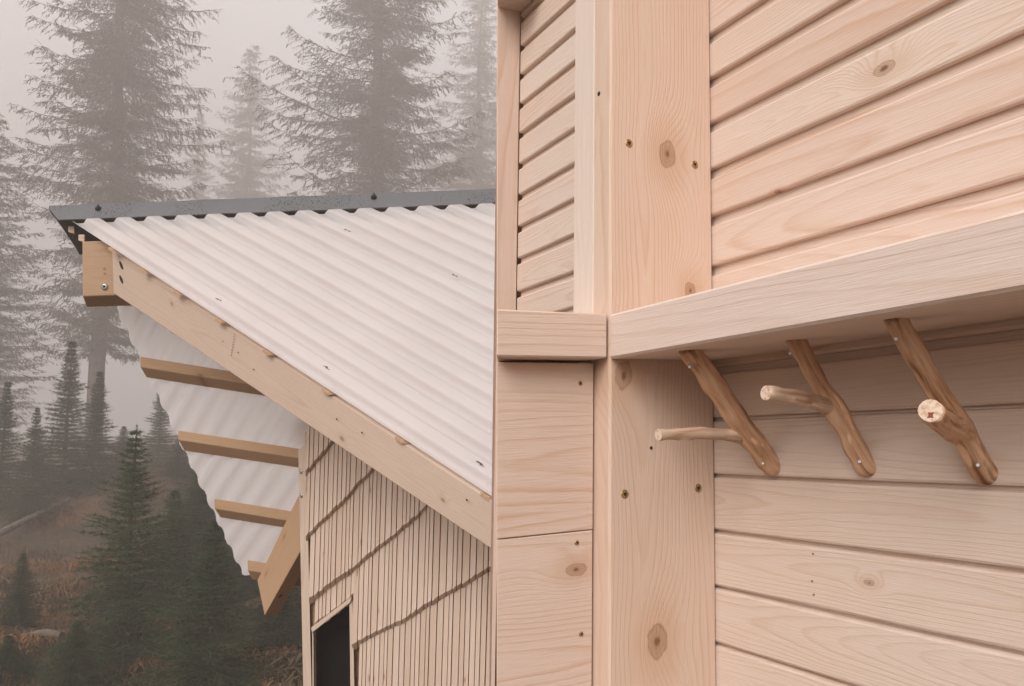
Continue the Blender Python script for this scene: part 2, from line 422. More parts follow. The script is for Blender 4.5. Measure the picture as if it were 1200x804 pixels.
for (x, y, kx) in ((952, 681, 0), (953, 649, 0), (954, 697, 0)): screw(x, y, 'a', M['back'], wall, .0013, 'nail_hole', a=AW)
# niche beyond the opening: boards, far post and lintel
pn = FRi @ (P(671, 200, 1.52) - K); AN = pn.x
B_FAR = on(608, 190, a=AN).y
B_NEAR = B_SIDE2 - .003
niche = put('niche_wall', bpy.data.meshes.new('niche_wall'), None, cabin)
bm = bmesh.new(); CN0 = CB + .05; CN1 = on(616, 12, a=AN).z + .12
for (b, c) in [(B_FAR - .05, CN0), (B_NEAR, CN0), (B_NEAR, CN1), (B_FAR - .05, CN1)]: bm.verts.new(R3(AN + .021, b, c))
bm.faces.new(bm.verts[:]); bmesh.ops.solidify(bm, geom=bm.faces[:], thickness=-.03); bm.to_mesh(niche.data); bm.free(); niche.data.materials.append(M['back'])
nj = [on(614 - (y - 20) * .0355, y, a=AN).z for y in (17, 51.5, 85.5, 120.6, 155.8, 192, 229, 266.6, 304, 343)]
nj = [nj[0] + .06] + nj; 
nst = (nj[1] - nj[-1]) / (len(nj) - 2)
while nj[-1] - nst > CN0 - .05: nj.append(nj[-1] - nst)
for i in range(len(nj) - 1):
    lap_board('board', AN, B_FAR + .001, B_NEAR, nj[i + 1], nj[i], M[('board_b', 'board')[i % 3 == 1]], niche, lip=.012)
rbox('far_post', a_at(582, B_FAR, 0), AN - .0005, B_FAR - .09, B_FAR, CB, CN1 - .02, M['rail'], cabin, 'c', .0015, lf=582)
cl = on(600, 12.5, b=B_FAR).z
rbox('lintel', a_at(582, B_FAR, cl), AN - .0015, B_FAR + .0008, B_FAR + .10, cl, cl + .03, M['rail'], cabin, 'a', .0015, lf=582)

# shelf (lies on the hooks and against the post)
cs0, cs1 = on(714, 421, a=0).z, on(714, 369, a=0).z
shelf = rbox('shelf', -.0018, AW - .001, .001, .9, cs0, cs1, M['shelf'], None, 'b', .0028)
tag(shelf, 'thick planed timber shelf above the branch hooks', 'shelf')

# ------------------------------------------------------------------ branch hooks
def bark(name, c1, c2, c3):
    m, n, l, bs, out = mat_new(name); B = NB(n, l)
    at_ = n.new('ShaderNodeAttribute'); at_.attribute_name = 'gc'
    sp = n.new('ShaderNodeSeparateXYZ'); l.new(at_.outputs['Vector'], sp.inputs[0])
    x, y, z = sp.outputs
    f = B.noise(B.vec(B.math('MULTIPLY', x, 14), B.math('MULTIPLY', y, 160), B.math('MULTIPLY', z, 160)), 1, 4, .6)
    g = B.noise(B.vec(B.math('MULTIPLY', x, 22), B.math('MULTIPLY', y, 55), B.math('MULTIPLY', z, 55)), 1, 3)
    c = B.ramp(f, [(.32, c3), (.45, c1), (.62, c2)])
    c = B.mix(B.maprange(g, .60, .68, 0, .75), c, tuple(v * .38 for v in c1))
    c = B.mix(B.maprange(g, .30, .38, .6, 0), c, tuple(min(1, v * 1.5) for v in c2))
    l.new(c, bs.inputs['Base Color']); bs.inputs['Roughness'].default_value = .6; bs.inputs['Specular IOR Level'].default_value = .25
    bp = n.new('ShaderNodeBump'); bp.inputs['Strength'].default_value = .6; bp.inputs['Distance'].default_value = .002
    l.new(B.math('ADD', f, g), bp.inputs['Height']); l.new(bp.outputs[0], bs.inputs['Normal'])
    return m
M['bark'] = bark('peeled_branch', (.50, .275, .155), (.64, .41, .26), (.22, .095, .04))
M['bark_l'] = bark('peeled_twig', (.48, .33, .225), (.60, .44, .33), (.33, .16, .085))
m, n, l, bs, out = mat_new('cut_branch_end'); B = NB(n, l)
at_ = n.new('ShaderNodeAttribute'); at_.attribute_name = 'gc'
f = B.noise(at_.outputs['Vector'], 260, 3)
l.new(B.ramp(f, [(.35, (.50, .33, .22)), (.55, (.72, .56, .44))]), bs.inputs['Base Color']); bs.inputs['Roughness'].default_value = .8
M['cutend'] = m
nout = -(FR @ Vector((1, 0, 0))).normalized()      # out of the right wall
def hook(label, tp, bt, wid, mids, fork, tip, dtip, w0, w1, screws, heart=None):
    top = R3(*on(*tp, c=cs0)) + V * .004
    b3 = on(*bt, a=AW); bot = R3(*b3)
    r0 = wid[0] * depth(top) / F / 2; r1 = wid[1] * depth(bot) / F / 2
    root = at('branch_hook', bot); tag(root, label, 'hook', 'branch hooks under the shelf')
    pts = [top]
    for (px, py, t) in mids: pts.append(P(px, py, depth(top) * (1 - t) + depth(bot + nout * r1 * .7) * t))
    pts.append(bot + nout * r1 * .55); pts.append(bot - nout * r1 * .25 - V * r1 * .3)
    path = smooth_path(pts, 46); rs = []
    for i in range(46):
        t = i / 45; r = r0 * (1 - t) + r1 * t
        q = pix(path[i]); d = math.hypot(q[0] - fork[0], q[1] - fork[1])
        r *= 1 + .14 * math.exp(-(d / 16) ** 2)
        rs.append(r)
    stem = tube('stem', path, rs, M['bark'], root, 20, .22, freq=48)
    # side prong
    t = (fork[1] - tp[1]) / (bt[1] - tp[1])
    fk = P(fork[0], fork[1], depth(top) * (1 - t) + depth(bot + nout * r1 * .7) * t)
    tipp = P(tip[0], tip[1], depth(fk) - dtip)
    mid = fk.lerp(tipp, .4) + V * (.002 if dtip < .07 else -.004)
    pp = smooth_path([fk, mid, tipp], 20); ra, rb = w0 * depth(fk) / F / 2, w1 * depth(tipp) / F / 2
    pr = tube('prong', pp, [ra * 1.25 * (1 - min(1, k / 5)) + (ra * (1 - k / 19) + rb * k / 19) * min(1, k / 5) for k in range(20)], M['bark_l'] if w1 < 25 else M['bark'], root, 16, .26, freq=60)
    dr = (pp[-1] - pp[-2]).normalized()
    ce = tube('cut_end', [tipp - dr * .001, tipp + dr * .0006, tipp + dr * .0009], [rb * 1.0, rb * .99, rb * .93], M['cutend'], pr, 16, .08, freq=80)
    if heart: 
        u = dr.orthogonal().normalized(); w = dr.cross(u); q = tipp + dr * .0014 - (V - dr * V.dot(dr)).normalized() * rb * .35
        pyd('rot_mark', [q + (u * math.cos(k * .785) + w * math.sin(k * .785)) * rb * (.38, .2, .33, .15)[k % 4] for k in range(8)], [tuple(range(8))], M['heart'], pr)
    # torn bark flakes at the fork
    for k in range(3):
        a0 = fk + nout * ra * .9 + V * (ra * (1.1 - .5 * k)) - D1 * ra * .4; d = (V * random.uniform(-.4, .8) + nout * random.uniform(.3, .8) - D1 * random.uniform(-.3, .5)).normalized()
        u = d.orthogonal().normalized() * ra * .3; w = d.cross(u).normalized() * .0012
        pyd('bark_flake', [a0 - u + w, a0 + u + w, a0 + d * ra * .9 + w, a0 - u - w, a0 + u - w, a0 + d * ra * .9 - w], [(0, 1, 2), (5, 4, 3), (0, 2, 5, 3), (1, 4, 5, 2), (0, 3, 4, 1)], M['bark_l'], stem)
    for (sx, sy, tt) in screws:
        dd = depth(top) * (1 - tt) + depth(bot) * tt - (r0 + r1) / 2 * 1.02
        p = P(sx, sy, dd); dv = (CAM - p).normalized()
        tube('screw', [p - dv * .006, p + dv * .001, p + dv * .0018], [.0019, .0019, .0014], M['steel'], stem, 10)
M['heart'] = plain('red_heart', (.22, .055, .025), .8, 0, .4, 400)
hook('forked branch hook beside the post with a thin straight prong', (807, 411), (905, 541), (26, 25), [(838, 452, .3), (868, 496, .68)], (866, 510), (772, 509.5), .05, 15, 14, [(808, 430, .1), (894, 543, .85)])
hook('middle forked branch hook with a prong bent upwards', (931, 399), (1016, 542), (22, 25), [(955, 440, .3), (985, 492, .66)], (976, 477), (898, 460.5), .045, 20, 18, [(926, 414, .08), (1007, 541, .85)])
hook('thick branch hook with a stubby prong whose cut end has a red heart', (1048, 374), (1155, 549), (26, 29), [(1080, 428, .3), (1120, 492, .66)], (1122, 502), (1091, 482), .075, 31, 28, [(1050, 397, .1), (1146, 545, .85)], True)

# ------------------------------------------------------------------ left: the hut with the corrugated roof
hut = at('hut', Vector((P(357, 700, 3.5).x, P(357, 700, 3.5).y, 0)))
tag(hut, 'small timber hut with white corrugated roof, open purlins and ribbed wooden cladding', 'hut')
A, Bp, Cc = P(75, 255, 3.4), P(577, 236, 3.4), P(577, 585, 2.2)
RD = (Bp - A).normalized(); RK = (Cc - A)
N1 = RD.cross(RK).normalized()
if N1.dot(CAM - A) < 0: N1 = -N1
def rake(px): # point under the sheet edge at pixel column px
    k = 922.0 / (px + 847.0); return P(px, 255 + (px - 75) * .6574, 3.4 * k)
# translucent white sheet
m, n, l, bs, out = mat_new('white_sheet'); B = NB(n, l)
tc = n.new('ShaderNodeTexCoord')
f = B.noise(tc.outputs['Object'], 3.0, 5, .6); g = B.noise(tc.outputs['Object'], 60, 3)
c = B.mix(B.maprange(f, .4, .75, 0, .5), (.80, .775, .765), (.72, .685, .675))
c = B.mix(B.maprange(g, .66, .74, 0, .35), c, (.55, .50, .47))
l.new(c, bs.inputs['Base Color']); bs.inputs['Roughness'].default_value = .42; bs.inputs['Specular IOR Level'].default_value = .35
tr = n.new('ShaderNodeBsdfTranslucent'); tr.inputs[0].default_value = (.95, .90, .88, 1)
mx = n.new('ShaderNodeMixShader'); mx.inputs[0].default_value = .58
l.new(bs.outputs[0], mx.inputs[1]); l.new(tr.outputs[0], mx.inputs[2]); l.new(mx.outputs[0], out.inputs[0])
M['sheet'] = m
def trap(u, h):  # trapezoidal rib, u in pitches
    u %= 1.0
    if u < .22: return 0
    if u < .42: t = (u - .22) / .20
    elif u < .80: t = 1
    else: t = 1 - (u - .80) / .20
    return h * t * t * (3 - 2 * t)
PITCH = .1185
vs, fs = [], []
ss = [0]
k = 0
while ss[-1] < 1.95:
    for u in (.0, .11, .22, .26, .32, .38, .42, .55, .68, .80, .84, .90, .96):
        s = (k + u) * PITCH + .012
        if s > ss[-1] + 1e-5: ss.append(s)
    k += 1
ts = [.034 + i / 14 * 1.05 for i in range(15)]
for t in ts:
    for s in ss:
        vs.append(A + RD * s + RK * (t + .004 * noise.noise(Vector((s * 7, 0, 0))) * (t > 1)) + N1 * (trap((s - .012) / PITCH, .020) + .0016 * noise.noise(Vector((s * 2, t * 5, 1)))))
ns = len(ss)
for j in range(len(ts) - 1):
    for i in range(ns - 1): fs.append((j * ns + i, j * ns + i + 1, (j + 1) * ns + i + 1, (j + 1) * ns + i))
sh1 = pyd('roof_sheet', vs, fs, M['sheet'], hut, True)
md = sh1.modifiers.new('thick', 'SOLIDIFY'); md.thickness = .0016
tag(sh1, 'white corrugated sheet lying under the ridge flashing')
# little stains and roofing screws on the sheet
for (x, y) in ((257, 351), (383, 431), (407, 270), (533, 323), (563, 544)):
    p = hit(x, y, A + N1 * .0225, N1); u = RK.normalized(); w = RD
    for k in range(5):
        q = p + u * (k - 2) * .006 + w * random.uniform(-.004, .004) + N1 * .0006; r = random.uniform(.0022, .0045)
        pyd('stain', [q - u * r * 1.6, q + w * r, q + u * r * 1.6, q - w * r], [(0, 1, 2, 3)], M['ink'], sh1)
# ridge flashing
m, n, l, bs, out = mat_new('wet_grey_flashing'); B = NB(n, l)
tc = n.new('ShaderNodeTexCoord')
g = B.noise(tc.outputs['Object'], 190, 2, .6); f = B.noise(tc.outputs['Object'], 3, 3)
spots = B.math('MULTIPLY', B.maprange(g, .56, .62, 0, 1), B.maprange(f, .40, .58, .15, 1))
l.new(B.mix(spots, (.13, .13, .135), (.028, .028, .03)), bs.inputs['Base Color']); bs.inputs['Metallic'].default_value = .35
l.new(B.math('SUBTRACT', .42, B.math('MULTIPLY', spots, .3)), bs.inputs['Roughness'])
bp = n.new('ShaderNodeBump'); bp.inputs['Distance'].default_value = .002; bp.inputs['Strength'].default_value = .5
l.new(spots, bp.inputs['Height']); l.new(bp.outputs[0], bs.inputs['Normal'])
M['flash'] = m
SL = RD * 2.0
prof = [P(93, 298, 3.60), P(90, 292, 3.575), P(67, 258, 3.45), P(57.5, 246.5, 3.415), P(57.5, 241.5, 3.43), P(58.5, 241, 3.425), P(59, 246.5, 3.405), P(68, 257.5, 3.372), P(69.5, 258.6, 3.374)]
vs, fs = [], []
NL = 40
for k in range(NL + 1):
    for p in prof: vs.append(p + SL * (k / NL) + Vector((0, 0, .0018 * noise.noise(Vector((k * .35, 1, 2))))))
np_ = len(prof)
for k in range(NL):
    for j in range(np_ - 1): fs.append((k * np_ + j, k * np_ + j + 1, (k + 1) * np_ + j + 1, (k + 1) * np_ + j))
fl = pyd('ridge_flashing', vs, fs, M['flash'], hut)
md = fl.modifiers.new('thick', 'SOLIDIFY'); md.thickness = .0012
tag(fl, 'dark grey wet metal ridge flashing')
for (x, y) in ((115, 244.5), (438, 231)):
    p = P(x, y, 3.405); dv = (CAM - p).normalized()
    s1 = tube('screw', [p - dv * .01, p + dv * .006, p + dv * .008], [.012, .012, .007], M['black'], fl, 8)
    tube('screw_head', [p + dv * .008, p + dv * .014], [.006, .006], M['black'], s1, 6)
    tube('washer', [p - cy * .018, p + cy * .016], [.006, .004], M['black'], s1, 6)
# ridge beam: long face, seen from below
def pxbox(name, near, far_b, mat, parent, bevel=.003, off=None, nx=1):
    """near: four (px,py,d) [left-top, right-top, right-bottom, left-bottom]; far_b: far bottom (left, right) (px,py,d)"""
    lt, rt, rb, lb = [P(*q) for q in near]; fl_, fr_ = [P(*q) for q in far_b]
    return hexa(name, [lb, rb, rt, lt, fl_, fr_, rt + (fr_ - rb), lt + (fl_ - lb)], mat, parent, bevel, off=off, nx=nx)
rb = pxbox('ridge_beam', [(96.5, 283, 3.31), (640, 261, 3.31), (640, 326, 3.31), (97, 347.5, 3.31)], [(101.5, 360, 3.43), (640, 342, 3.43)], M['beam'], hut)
p = P(122.5, 336, 3.308); tube('screw', [p + cz * .004, p - cz * .002, p - cz * .005], [.013, .013, .008], M['steel'], rb, 14)
tube('screw_socket', [p - cz * .0045, p - cz * .0062], [.0055, .0055], M['hole'], rb, 6)
for (x, y) in ((122, 315), (122.5, 320.5)):
    p = P(x, y, 3.309); tube('knot', [p + cz * .002, p - cz * .0006], [.006, .005], M['back'], rb, 10)
# front rafter
def rlow(px): return P(px, 358 + (px - 155) * .6783, 3.4 * 922.0 / (px + 847.0))
r_top0, r_top1 = P(131, 294, 3.27), rake(608) - V * .006
r_bot0, r_bot1 = P(133, 344, 3.30), rlow(612)
TH = RD * .06
M['rafter1'] = wood('front_rafter', (.60, .475, .385), (.46, .315, .225), knots=[(1.045 + .33, .030, .010), (.43, .10, .008), (1.8, .05, .008)], ring=.0085, contrast=.85, pith=.03)
raf = hexa('rafter', [r_bot0, r_bot1, r_top1, r_top0, r_bot0 + TH, r_bot1 + TH, r_top1 + TH, r_top0 + TH], M['rafter1'], hut, .003, off=(0, 0, 0), nx=8)
tag(raf, 'long pale rafter under the edge of the roof sheet')
rn = (r_bot1 - r_bot0).cross(r_top0 - r_bot0).normalized()
if rn.dot(CAM - r_bot0) < 0: rn = -rn
def on_raf(px, py, o=.0008): return hit(px, py, r_bot0 + rn * o, rn)
def disc(name, p, nrm, rx, ry, ang, mat, parent, k=12, th=.0012):
    u = (V - nrm * V.dot(nrm)).normalized(); w = nrm.cross(u)
    u2 = u * math.cos(ang) + w * math.sin(ang); w2 = w * math.cos(ang) - u * math.sin(ang)
    top = [p + nrm * th * .4 + u2 * rx * math.cos(6.2832 * i / k) + w2 * ry * math.sin(6.2832 * i / k) for i in range(k)]
    bot = [q - nrm * th for q in top]
    return pyd(name, top + bot, [tuple(range(k))] + [(i, i + k, (i + 1) % k + k, (i + 1) % k) for i in range(k)], mat, parent)
for (x, y) in ((142, 311), (142, 327.5)): disc('screw_hole', on_raf(x, y), rn, .019, .008, .5 if pix(on_raf(x + 2, y - 4))[0] > 0 else 0, M['hole'], raf)
for (x, y, r) in ((394.5, 491, .0028), (424, 507, .0026), (547, 586, .003), (279, 413, .0022), (297, 433, .0025), (261, 400, .002)): disc('nail_hole', on_raf(x, y), rn, r, r, 0, M['hole'], raf, 8)
for k in range(9): # worn grade stamp
    q = on_raf(274.5 - k * .45, 392 + k * 3.0); disc('stamp_mark', q, rn, .0034, .0016, random.random() * 3, M['ink'], raf, 5, .0006)
# roof battens whose ends show between rafter and sheet
for x in (127, 163, 203, 252, 308, 377, 463, 563):
    q0 = rake(x) - V * .002 - RD * .0006
    d = RK.normalized(); L = RD * 1.3
    h = .010; wd = .028
    c0 = q0 - V * h
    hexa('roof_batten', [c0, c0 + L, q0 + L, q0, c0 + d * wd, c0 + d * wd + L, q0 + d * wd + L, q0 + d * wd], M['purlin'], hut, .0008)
# pale blocks at the open ridge end
for (x, y, d) in ((80, 269, 3.42), (92, 279, 3.34)):
    pxbox('ridge_block', [(x, y - 4, d), (x + 7, y - 4, d), (x + 7, y + 5, d), (x, y + 3, d)], [(x + 1, y + 4, d + .05), (x + 8, y + 6, d + .05)], M['rafter'], hut, .002)

# ---- back slope: underside of its sheet and the purlins
T1, T2, T3 = P(134, 362, 3.55), P(357, 480, 3.5), P(281, 670, 4.0)
N2 = (T2 - T1).cross(T3 - T1).normalized()
if N2.dot(CAM - T1) < 0: N2 = -N2            # towards the viewer = underside
def h2(px, py, o=0): return hit(px, py, T1 + N2 * o, N2)
r2 = (h2(250, 597) - h2(300, 520)).normalized(); pd = (h2(355, 527.5) - h2(210, 505)).normalized()
def st(p):
    q = p - T1; a11 = pd.dot(pd); a12 = pd.dot(r2); a22 = 1
    b1, b2 = q.dot(pd), q.dot(r2); det = a11 * a22 - a12 * a12
    return ((b1 * a22 - b2 * a12) / det, (a11 * b2 - a12 * b1) / det)
sE, tE = st(h2(283, 674))
vs, fs = [], []
NT = 26; s = 0.0; cols = []
while s < sE + .42: cols.append(s); s += .0085
for s in cols:
    if s < sE: tm = tE * s / sE
    else: tm = tE
    t0 = -.02
    for k in range(NT + 1):
        t = t0 + (tm - t0) * k / NT
        pr_ = .5 + .5 * math.cos(2 * math.pi * s / .098); pr_ = pr_ * pr_ * (3 - 2 * pr_)
        rag = .004 * noise.noise(Vector((s * 60, 3, 0))) if k == NT else 0
        vs.append(T1 + pd * s + r2 * (t + rag) - N2 * (.004 + .013 * pr_))
for i in range(len(cols) - 1):
    for k in range(NT): fs.append((i * (NT + 1) + k, i * (NT + 1) + k + 1, (i + 1) * (NT + 1) + k + 1, (i + 1) * (NT + 1) + k))
sh2 = pyd('roof_sheet', vs, fs, M['sheet'], hut, True)
tag(sh2, 'translucent corrugated sheet of the back slope seen from below')
def d2(px, py): return depth(h2(px, py))
def purlin(tl, bl, fb, xr, slope):
    dl = d2(*tl) - .006; dr = d2(xr, tl[1] + (xr - tl[0]) * slope) - .006; dx = xr - tl[0]
    pxbox('purlin', [(tl[0], tl[1], dl), (xr, tl[1] + dx * slope, dr), (xr, bl[1] + dx * slope, dr), (bl[0], bl[1], dl)],
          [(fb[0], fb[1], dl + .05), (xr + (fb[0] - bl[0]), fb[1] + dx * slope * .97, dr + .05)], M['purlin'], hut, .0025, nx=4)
purlin((164, 417.5), (164.3, 430), (171.5, 442.5), 335, .162)
purlin((208.5, 504), (208.8, 515.5), (216, 528.5), 372, .152)
purlin((251, 584), (251.4, 596), (258, 606.5), 372, .165)
purlin((290, 656), (290.4, 668.5), (295, 679), 376, .165)
# lower rafter of the back slope
q = [(351.5, 577, 3.66), (354.5, 642, 3.62), (310, 721.5, 3.76), (301.3, 680.5, 3.82)]
nt_, nb_, tb_, tt_ = [P(*z) for z in q]
tk = P(325.5, 721.5, 3.88) - tb_
e = (nt_ - tt_) * .04
hexa('rafter', [tb_, nb_ + e, nt_ + e, tt_, tb_ + tk, nb_ + tk + e, nt_ + tk + e, tt_ + tk], M['purlin'], hut, .003)
pk = (tb_ + tk) * .25 + (nb_ + tk) * .1 + tb_ * .45 + nb_ * .2
disc('knot', pk, (tk.cross(nb_ - tb_)).normalized() * (1 if (tk.cross(nb_ - tb_)).dot(CAM - tb_) > 0 else -1), .011, .014, 0, M['hole'], hut.children[-1], 10)
# ---- ribbed wall
O = P(357, 560, 3.5); wd_ = -vp(-514, 1385); vL = vp(380, -6000)
WN = wd_.cross(vL).normalized()
if WN.dot(CAM - O) < 0: WN = -WN
def hw(px, py, o=0.0): return hit(px, py, O + WN * o, WN)
def lin(pts):
    def f(x):
        if x <= pts[0][0]: (x0, y0), (x1, y1) = pts[0], pts[1]
        elif x >= pts[-1][0]: (x0, y0), (x1, y1) = pts[-2], pts[-1]
        else:
            for (x0, y0), (x1, y1) in zip(pts, pts[1:]):
                if x0 <= x <= x1: break
        return y0 + (y1 - y0) * (x - x0) / (x1 - x0)
    return f
ea = lin([(357, 553), (388, 517)])
eb = lin([(357, 629), (380, 606), (400, 587), (408, 579), (414, 569.5), (434, 550)])
ec = lin([(360.5, 702), (385, 684), (400, 674), (411, 666), (422, 657), (460, 626.5), (494, 597)])
ed = lin([(412, 755), (440, 740), (468, 727), (500, 707), (540, 684), (577, 662)])
eW = lin([(364, 736), (412, 700)])           # head of the window
et = lambda x: 497 + (x - 357) * .6783 - 14  # under the rafter
ebot = lambda x: 905 - (x - 357) * .35
# inner wall with its window opening, in two pieces joined as one mesh
def wslab(pts, o0, o1):
    f = [hw(x, y, o0) for x, y in pts]; b = [hw(x, y, o1) for x, y in pts]; k = len(pts)
    return f + b, [tuple(range(k)), tuple(range(2 * k - 1, k - 1, -1))] + [(i, i + k, (i + 1) % k + k, (i + 1) % k) for i in range(k)]
v1, f1_ = wslab([(358, 480), (411, 500), (411, 700.5), (366, 736), (358, 742)], -.02, -.06)
v2, f2_ = wslab([(411.2, 500), (640, 640), (640, 900), (411.2, 900)], -.02, -.06)
wl = pyd('wall', v1 + v2, f1_ + [tuple(i + len(v1) for i in f) for f in f2_], M['groove'], hut)
def strip_row(x0, x1, ftop, fbot, proud, lean=.03, first=None):
    x = x0
    while x < x1:
        w = (4.6 + (x - 357) / 220 * 2.9) * random.uniform(.65, 1.4)
        xe = min(x + w, x1 + 2)
        g = .09 * w + .25
        yb0, yb1 = fbot(x) + random.uniform(-1.4, 1.4), fbot(xe) + random.uniform(-1.4, 1.4)
        yt0, yt1 = ftop(x) + 2.5, ftop(xe) + 2.5
        if yb0 - yt0 > 3:
            l0, l1 = lean * (yb0 - yt0), lean * (yb1 - yt1); po = proud + random.uniform(-.0015, .0015)
            a = [hw(x + g, yb0, po), hw(xe, yb1, po), hw(xe + l1, yt1, po * .35), hw(x + g + l0, yt0, po * .35)]
            bk = [hw(x + g + .6, yb0 + 8.4, po - .034), hw(xe + .6, yb1 + 8.4, po - .034), hw(xe + l1, yt1, -.018), hw(x + g + l0, yt0, -.018)]
            hexa('wall_strip', [a[0], a[3], a[2], a[1], bk[0], bk[3], bk[2], bk[1]], M['shingle'] if random.random() < .6 else M['shingle_b'], wl, .001)
        x = xe
strip_row(357.2, 396, et, ea, .030)
strip_row(357.5, 440, lambda x: max(ea(x) if x < 392 else -999, et(x)), eb, .030)
strip_row(361, 499, lambda x: max(eb(x) if x < 436 else -999, et(x)), ec, .030)
strip_row(368, 412.5, ec, lambda x: eW(x) - 2.5, .012)
strip_row(411.5, 590, lambda x: max(ec(x) if x < 496 else -999, et(x)), ed, .030)
strip_row(417, 600, ed, ebot, .030)
# corner board, window frame and dark pane
pxc = lambda pts, o0, o1: [hw(x, y, o0) for x, y in pts] + [hw(x, y, o1) for x, y in pts]
cb = hexa('corner_board', pxc([(357.5, 905), (349.5, 528), (358.6, 520), (367.3, 905)], .004, -.05), M['rafter'], hut, .002)
for (x, y) in ((353, 552.5), (353.5, 580.5)):
    p = hw(x, y, .005); tube('screw', [p - WN * .004, p + WN * .003, p + WN * .005], [.010, .010, .006], M['steel'], cb, 12)
win = hexa('window_frame', pxc([(365.5, 741.5), (410.5, 706), (412.5, 699), (364.5, 735.5)], .022, -.09), M['rafter'], hut, .0015)
hexa('jamb', pxc([(412, 905), (409.3, 704.5), (413, 700.5), (417.5, 905)], .014, -.09), M['rafter'], win, .0015)
hexa('jamb', pxc([(366.5, 905), (365.8, 741), (367.2, 740), (368.2, 905)], .002, -.10), M['rafter'], win, .001)
M['glass'] = plain('dark_glass', (.006, .007, .008), .12, 0, 0, 40, .15)
pyd('pane', [hw(360, 748, -.085), hw(360, 905, -.085), hw(418, 905, -.085), hw(418, 695, -.085)], [(0, 1, 2, 3)], M['glass'], win)
# return wall behind the corner, and the lower part of the hut down to the ground
bkd = -WN
sw = [hw(357, 905, -.052), hw(357, 905, -.052) + bkd * 1.6, hw(356, 560, -.052) + bkd * 1.6, hw(356, 560, -.052)]
hexa('side_wall', sw + [p + wd_ * .04 for p in sw], M['rafter'], hut, .003)
lowc = [hw(358, 903, .0), hw(640, 810, .0)]
gp = [Vector((p.x, p.y, terr(p.x, p.y) - .1)) for p in lowc]
hexa('plinth', [gp[0], gp[1], lowc[1], lowc[0]] + [p - WN * .08 for p in (gp[0], gp[1], lowc[1], lowc[0])], M['rafter'], hut, .003)

# ------------------------------------------------------------------ spruces
def leafmat(name, c1, c2, c3):
    m, n, l, bs, out = mat_new(name); B = NB(n, l)
    tc = n.new('ShaderNodeTexCoord'); oi = n.new('ShaderNodeObjectInfo')
    f = B.noise(tc.outputs['Object'], 3.5, 4, .65)
    f = B.math('ADD', f, B.math('MULTIPLY', B.math('SUBTRACT', oi.outputs['Random'], .5), .12))
    l.new(B.ramp(f, [(.35, c1), (.55, c2), (.72, c3)]), bs.inputs['Base Color'])
    bs.inputs['Roughness'].default_value = .7; bs.inputs['Specular IOR Level'].default_value = .2
    return m
M['needle_old'] = leafmat('old_spruce_needles', (.034, .034, .018), (.058, .052, .030), (.095, .076, .044))
M['needle'] = leafmat('young_spruce_needles', (.016, .030, .012), (.032, .055, .022), (.060, .085, .034))
M['trunk'] = plain('spruce_bark', (.085, .062, .045), .9, 0, .35, 5)
class TB:
    def __init__(s): s.v, s.f = [], []
    def tri(s, a, b, c): k = len(s.v); s.v += [a, b, c]; s.f.append((k, k + 1, k + 2))
    def quad(s, a, b, c, d): k = len(s.v); s.v += [a, b, c, d]; s.f.append((k, k + 1, k + 2, k + 3))
    def limb(s, p, q, r0, r1, n=3):
        d = (q - p).normalized(); u = d.orthogonal().normalized(); w = d.cross(u); k = len(s.v)
        for (o, r) in ((p, r0), (q, r1)):
            for i in range(n): s.v.append(o + (u * math.cos(6.2832 * i / n) + w * math.sin(6.2832 * i / n)) * r)
        for i in range(n): s.f.append((k + i, k + (i + 1) % n, k + n + (i + 1) % n, k + n + i))
    def mesh(s, name):
        me = bpy.data.meshes.new(name); me.from_pydata([tuple(p) for p in s.v], [], s.f); me.update(); return me
